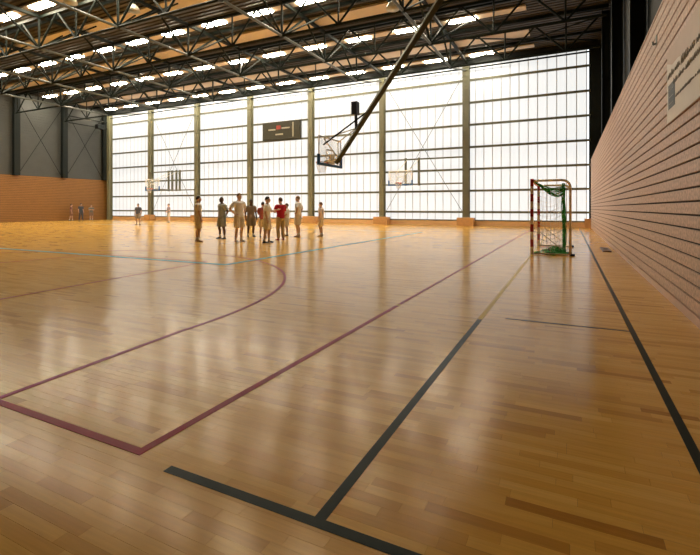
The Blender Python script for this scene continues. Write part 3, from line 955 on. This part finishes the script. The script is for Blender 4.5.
def person(px, py, H, rz, label, skin, hair, shirt, bottom, shoes, arms='down', stance=0.11, stride=0.0, long_trousers=False,
           bald=False, seated=False, lean=0.0, turn=0.0, group=None, socks=(0.7, 0.68, 0.64), seed=0):
    e = empty('person', (px, py, 0), label, 'person', group, rz=rz)
    s = H / 1.76
    r = random.Random(seed)
    V3 = lambda x, y, z: Vector((x, y, z)) * s
    # joints, figure faces -Y
    if seated:
        hipz = 0.12
        hip = {q: V3(q * 0.10, 0.0, hipz) for q in (-1, 1)}
        knee = {q: V3(q * 0.17, -0.34, 0.47) for q in (-1, 1)}
        ank = {q: V3(q * 0.14, -0.52, 0.085) for q in (-1, 1)}
        def T(z): return V3(0, 0.02 + (z - 0.95) * -0.22, z - 0.83)
    else:
        hip = {q: V3(q * 0.095, 0, 0.92) for q in (-1, 1)}
        knee = {q: V3(q * (stance * 0.95), -0.03 - q * stride * 0.55, 0.49) for q in (-1, 1)}
        ank = {q: V3(q * stance, 0.02 - q * stride, 0.085) for q in (-1, 1)}
        def T(z): return V3(0, -lean * (z - 0.95) ** 1.0, z)
    spine = [(T(0.86), .150, .105), (T(0.95), .170, .118), (T(1.06), .150, .105), (T(1.18), .158, .108), (T(1.30), .178, .118), (T(1.40), .178, .108), (T(1.46), .115, .085), (T(1.50), .062, .062)]
    spine = [(c, a * s, b * s) for c, a, b in spine]
    head = T(1.635) + V3(0, -0.02, 0)
    sh = {q: T(1.415) + V3(q * 0.185, 0, 0) for q in (-1, 1)}
    elb, wri, hdir = {}, {}, {}
    for q in (-1, 1):
        if seated:
            elb[q] = sh[q] + V3(q * 0.06, -0.16, -0.20); wri[q] = knee[q] + V3(-q * 0.02, -0.02, 0.07); hdir[q] = Vector((0, -0.7, -0.6))
        elif arms == 'down':
            elb[q] = sh[q] + V3(q * 0.07, 0.03, -0.285); wri[q] = elb[q] + V3(q * 0.01, -0.07, -0.245); hdir[q] = Vector((0, -0.15, -1))
        elif arms == 'behind':
            elb[q] = sh[q] + V3(q * 0.10, 0.09, -0.265); wri[q] = T(1.0) + V3(q * 0.045, 0.17, 0); hdir[q] = Vector((-q * 0.8, 0.1, -0.4))
        elif arms == 'crossed':
            elb[q] = sh[q] + V3(q * 0.06, -0.08, -0.26); wri[q] = T(1.19) + V3(-q * 0.05, -0.20 - 0.03 * q, 0.02); hdir[q] = Vector((-q * 1.0, 0.1, 0.15))
        elif arms == 'hips':
            elb[q] = sh[q] + V3(q * 0.17, 0.08, -0.225); wri[q] = T(1.03) + V3(q * 0.205, 0.0, 0); hdir[q] = Vector((-q * 0.2, -0.9, -0.3))
        elif arms == 'point':
            if q == 1:
                elb[q] = sh[q] + V3(0.09, -0.13, -0.225); wri[q] = elb[q] + V3(-0.02, -0.22, 0.07); hdir[q] = Vector((0, -1, 0.2))
            else:
                elb[q] = sh[q] + V3(-0.07, 0.03, -0.285); wri[q] = elb[q] + V3(0, -0.07, -0.245); hdir[q] = Vector((0, -0.15, -1))
        elif arms == 'front':
            elb[q] = sh[q] + V3(q * 0.08, -0.03, -0.28); wri[q] = T(1.03) + V3(q * 0.05, -0.21, 0); hdir[q] = Vector((-q * 0.55, -0.3, -0.6))
    # ---------------- body, one continuous surface
    b = MB()
    torso_rings(b, spine)
    limb(b, [T(1.46), head + V3(0, 0.012, -0.05)], [.056 * s, .052 * s])
    tr = Matrix.Rotation(turn, 3, 'Z')
    hp_ = lambda x, y, z: head + tr @ V3(x, y, z)
    b.ell(head, (.076 * s, .096 * s, .118 * s), 18, 12, tr)
    b.ell(hp_(0, -0.045, -0.06), (.050 * s, .052 * s, .055 * s), 14, 9, tr)      # jaw
    b.ell(hp_(0, -0.098, -0.012), (.013 * s, .022 * s, .026 * s), 10, 7, tr)     # nose
    for q in (-1, 1):
        b.ell(hp_(q * 0.078, 0.008, -0.005), (.011 * s, .022 * s, .033 * s), 8, 7, tr)   # ears
        limb(b, [sh[q] + V3(-q * 0.03, 0, 0.0), sh[q] + (elb[q] - sh[q]) * 0.35, elb[q]], [.060 * s, .053 * s, .040 * s])
        limb(b, [elb[q], elb[q] + (wri[q] - elb[q]) * 0.35, wri[q]], [.040 * s, .042 * s, .027 * s])
        limb(b, [hip[q], hip[q] + (knee[q] - hip[q]) * 0.4, knee[q]], [.095 * s, .080 * s, .056 * s])
        limb(b, [knee[q], knee[q] + (ank[q] - knee[q]) * 0.35 + V3(0, 0.018, 0), ank[q]], [.055 * s, .058 * s, .036 * s])
        # hand: palm, four fingers, thumb
        d = hdir[q].normalized()
        side = Vector((0, -1, 0)) if abs(d.y) < 0.7 else Vector((-q, 0, 0.2))
        side = (side - d * side.dot(d)).normalized()
        nrm = d.cross(side)
        w = wri[q]
        b.tube([w, w + d * .03 * s, w + d * .08 * s, w + d * .092 * s], [.024 * s, .032 * s, .036 * s, .030 * s], 10)
        inward = Vector((-q, 0, 0)); 
        if abs(inward.dot(d)) > 0.7: inward = Vector((0, 1, 0))
        inward = (inward - d * inward.dot(d)).normalized()
        for f_, ln in zip((-0.027, -0.009, 0.009, 0.027), (.060, .078, .084, .074)):
            p0 = w + d * .075 * s + side * f_ * s
            p1 = p0 + (d * 0.55 + inward * 0.10) * ln * s
            p2 = p1 + (d * 0.40 + inward * 0.30) * ln * s
            limb(b, [p0, p1, p2], [.0095 * s, .009 * s, .0078 * s], 7)
        t0 = w + d * .028 * s + side * .026 * s
        limb(b, [t0, t0 + (side * 0.7 + d * 0.6) * .036 * s, t0 + (side * 0.75 + d * 1.35) * .040 * s], [.012 * s, .0105 * s, .0085 * s], 7)
        # bare foot inside the shoe
        limb(b, [ank[q], ank[q] + V3(0, -0.02, -0.045), ank[q] + V3(q * 0.015, -0.13, -0.055)], [.036 * s, .036 * s, .026 * s])
    remeshed('body', b, 0.0105, cloth(skin, 'skin'), e)
    # ---------------- face details
    for q in (-1, 1):
        MB().ell(hp_(q * 0.030, -0.083, 0.012), (.011 * s, .010 * s, .008 * s), 8, 6, tr).build('eye', M['black'], e, True)
    MB().ell(hp_(0, -0.098, -0.062), (.022 * s, .008 * s, .006 * s), 8, 6, tr).build('mouth', cloth((0.30, 0.10, 0.08), 'skin'), e, True)
    # ---------------- hair
    hb = MB()
    rings = []
    for i in range(7):
        t = 0.05 + (1.45 if not bald else 0.8) * i / 6
        ring = []
        for j in range(18):
            a = 2 * math.pi * j / 18
            drop = t * (0.66 + 0.62 * (0.5 + 0.5 * math.sin(a)))      # high on the forehead, lower at the back
            ring.append(hp_(.083 * math.sin(drop) * math.cos(a), .006 + .103 * math.sin(drop) * math.sin(a), .010 + .120 * math.cos(drop)))
        rings.append(ring)
    hb.loft(rings)
    hb.build('hair', cloth(hair, 'hair'), e, True)
    # ---------------- shirt
    g = 0.020
    c = MB()
    sp = [(T(0.895), .186, .142), (T(0.95), .188, .142), (T(1.06), .176, .130), (T(1.18), .180, .132), (T(1.30), .196, .138), (T(1.405), .194, .126), (T(1.465), .120, .092)]
    torso_rings(c, [(p, a * s, b_ * s) for p, a, b_ in sp])
    for q in (-1, 1):
        m_ = sh[q] + (elb[q] - sh[q]) * 0.78
        ax_ = (elb[q] - sh[q]).normalized()
        c.tube([sh[q] - Vector((q * 0.05 * s, 0, 0)), sh[q] + ax_ * 0.03 * s, m_], [.078 * s, .082 * s, .074 * s], 14)
    remeshed('shirt', c, 0.0135, cloth(shirt), e, 3)
    # ---------------- shorts or trousers
    c = MB()
    if seated:
        torso_rings(c, [(T(0.845), .165, .13), (T(0.92), .180, .14), (T(1.0), .172, .132)] if False else [(T(0.85) * 1.0, .165 * s, .13 * s), (T(0.93), .182 * s, .142 * s), (T(1.0), .172 * s, .132 * s)])
    else:
        torso_rings(c, [(T(0.83), .165 * s, .125 * s), (T(0.92), .186 * s, .140 * s), (T(1.02), .176 * s, .130 * s)])
    for q in (-1, 1):
        if long_trousers or seated:
            c.tube([hip[q] + V3(0, 0, 0.03) * (0 if seated else 1), hip[q] + (knee[q] - hip[q]) * 0.4, knee[q]], [.112 * s, .104 * s, .080 * s], 14)
            c.tube([knee[q] - (ank[q] - knee[q]).normalized() * 0.03, knee[q], knee[q] + (ank[q] - knee[q]) * 0.5, ank[q] + (knee[q] - ank[q]) * 0.04], [.07 * s, .080 * s, .078 * s, .066 * s], 14)
        else:
            k_ = hip[q] + (knee[q] - hip[q]) * 0.93
            c.tube([hip[q] + V3(0, 0, 0.03), hip[q] + (knee[q] - hip[q]) * 0.35, k_], [.112 * s, .118 * s, .112 * s], 14)
    remeshed('trousers' if (long_trousers or seated) else 'shorts', c, 0.0135, cloth(bottom), e, 3)
    # ---------------- socks and shoes
    for q in (-1, 1):
        if not (long_trousers or seated):
            up_ = ank[q] + (knee[q] - ank[q]) * 0.22
            MB().tube([up_, ank[q] + V3(0, 0, 0.03), ank[q] + V3(0, 0, -0.02)], [.050 * s, .044 * s, .044 * s], 12).build('sock', cloth(socks), e, True)
        a = ank[q]
        toe = V3(q * 0.03, -0.165, 0)
        heel = V3(0, 0.055, 0)
        gz = a.z
        S = MB()
        rings = []
        for t, w, h in ((0, .026, .055), (0.12, .036, .095), (0.35, .041, .100), (0.60, .046, .070), (0.85, .044, .055), (1.0, .026, .035)):
            cc = a + heel + (toe - heel) * t
            ring = []
            for j in range(12):
                an = 2 * math.pi * j / 12
                zz = (0.5 + 0.5 * math.sin(an))
                ring.append((cc.x + w * s * math.cos(an), cc.y, 0.004 + h * s * zz))
            rings.append(ring)
        S.loft(rings)
        S.build('shoe', cloth(shoes), e, True)
    return e

DK = (0.09, 0.045, 0.028); MD = (0.46, 0.28, 0.20); LT = (0.64, 0.44, 0.34)
WH = (0.88, 0.86, 0.82); BG = (0.72, 0.66, 0.55); GR = (0.36, 0.38, 0.36)
R_ = math.radians
person(-12.53, 12.5, 1.74, R_(150), 'dark-haired person in loose beige top and shorts standing alone, turned away', MD, (0.02, 0.015, 0.012), (0.66, 0.60, 0.50), (0.62, 0.56, 0.44), (0.30, 0.17, 0.09), 'down', seed=1)
person(-12.86, 14.15, 1.74, R_(-15), 'person in grey shirt and grey shorts with arms folded behind back', DK, (0.42, 0.42, 0.40), GR, (0.27, 0.28, 0.25), (0.10, 0.10, 0.10), 'behind', stance=0.17, bald=True, seed=2)
person(-11.15, 13.18, 1.84, R_(80), 'tall person in white shirt and pale shorts beside the grey-shirted one', LT, (0.16, 0.09, 0.06), WH, BG, (0.55, 0.50, 0.45), 'hips', stance=0.12, seed=3)
person(-12.6, 15.69, 1.66, R_(60), 'person in brown shirt standing in front of an olive column', DK, (0.02, 0.015, 0.012), (0.24, 0.18, 0.12), (0.22, 0.17, 0.11), (0.06, 0.06, 0.06), 'down', stance=0.13, seed=4)
person(-11.85, 15.55, 1.55, R_(200), 'shorter person in faded red shirt behind a white-shirted one', MD, (0.03, 0.02, 0.02), (0.45, 0.10, 0.08), BG, (0.08, 0.07, 0.07), 'crossed', seed=5)
person(-9.91, 13.26, 1.70, R_(120), 'person in white shirt and beige shorts standing next to red coach', LT, (0.05, 0.04, 0.04), WH, BG, (0.07, 0.07, 0.07), 'point', stance=0.10, stride=0.08, seed=6)
person(-10.25, 14.6, 1.70, R_(-110), 'person in bright red shirt and khaki long trousers', LT, (0.10, 0.05, 0.03), (0.50, 0.010, 0.03), (0.55, 0.42, 0.22), (0.38, 0.10, 0.05), 'crossed', stance=0.12, long_trousers=True, seed=7)
person(-11.57, 16.98, 1.50, R_(-60), 'shorter person in pale grey shirt behind the group', MD, (0.05, 0.03, 0.02), (0.72, 0.68, 0.62), (0.60, 0.55, 0.45), (0.09, 0.08, 0.08), 'front', seed=8)
person(-10.73, 16.61, 1.82, R_(-75), 'tall person in off-white shirt and shorts at edge of group', LT, (0.30, 0.20, 0.12), (0.88, 0.85, 0.80), (0.80, 0.75, 0.66), (0.45, 0.40, 0.35), 'hips', seed=9)
person(-10.0, 17.36, 1.55, R_(-80), 'person in very pale pink shirt before guard of an olive column', LT, (0.35, 0.22, 0.16), (0.88, 0.78, 0.74), (0.82, 0.74, 0.62), (0.40, 0.38, 0.34), 'down', seed=10)
person(-29.6, 23.4, 1.62, R_(20), 'person in dark grey shirt standing apart below far wall hoop', MD, (0.03, 0.03, 0.04), (0.10, 0.10, 0.12), (0.30, 0.26, 0.22), (0.05, 0.05, 0.06), 'down', stance=0.15, seed=11)
person(-31.4, 27.9, 1.66, R_(-20), 'person in pale lilac shirt standing under four-post hoop frame', LT, (0.18, 0.12, 0.14), (0.46, 0.40, 0.46), (0.62, 0.56, 0.50), (0.5, 0.45, 0.4), 'front', seed=12)
person(-44.9, 28.75, 1.76, R_(95), 'person in dark blue-grey clothes standing before the orange wood wall', MD, (0.03, 0.02, 0.02), (0.05, 0.06, 0.08), (0.06, 0.06, 0.075), (0.05, 0.05, 0.05), 'down', stride=0.10, long_trousers=True, seed=13)
person(-44.9, 27.75, 1.68, R_(150), 'person in purplish-brown top and shorts walking before the orange wood wall', MD, (0.04, 0.03, 0.02), (0.20, 0.10, 0.09), (0.22, 0.11, 0.07), (0.05, 0.05, 0.05), 'down', stride=0.14, seed=14)
person(-44.9, 29.85, 1.62, R_(60), 'person in grey-green top before orange wood wall, next to dark-clothed one', MD, (0.04, 0.03, 0.02), (0.15, 0.15, 0.14), (0.20, 0.13, 0.10), (0.05, 0.05, 0.05), 'crossed', seed=15)
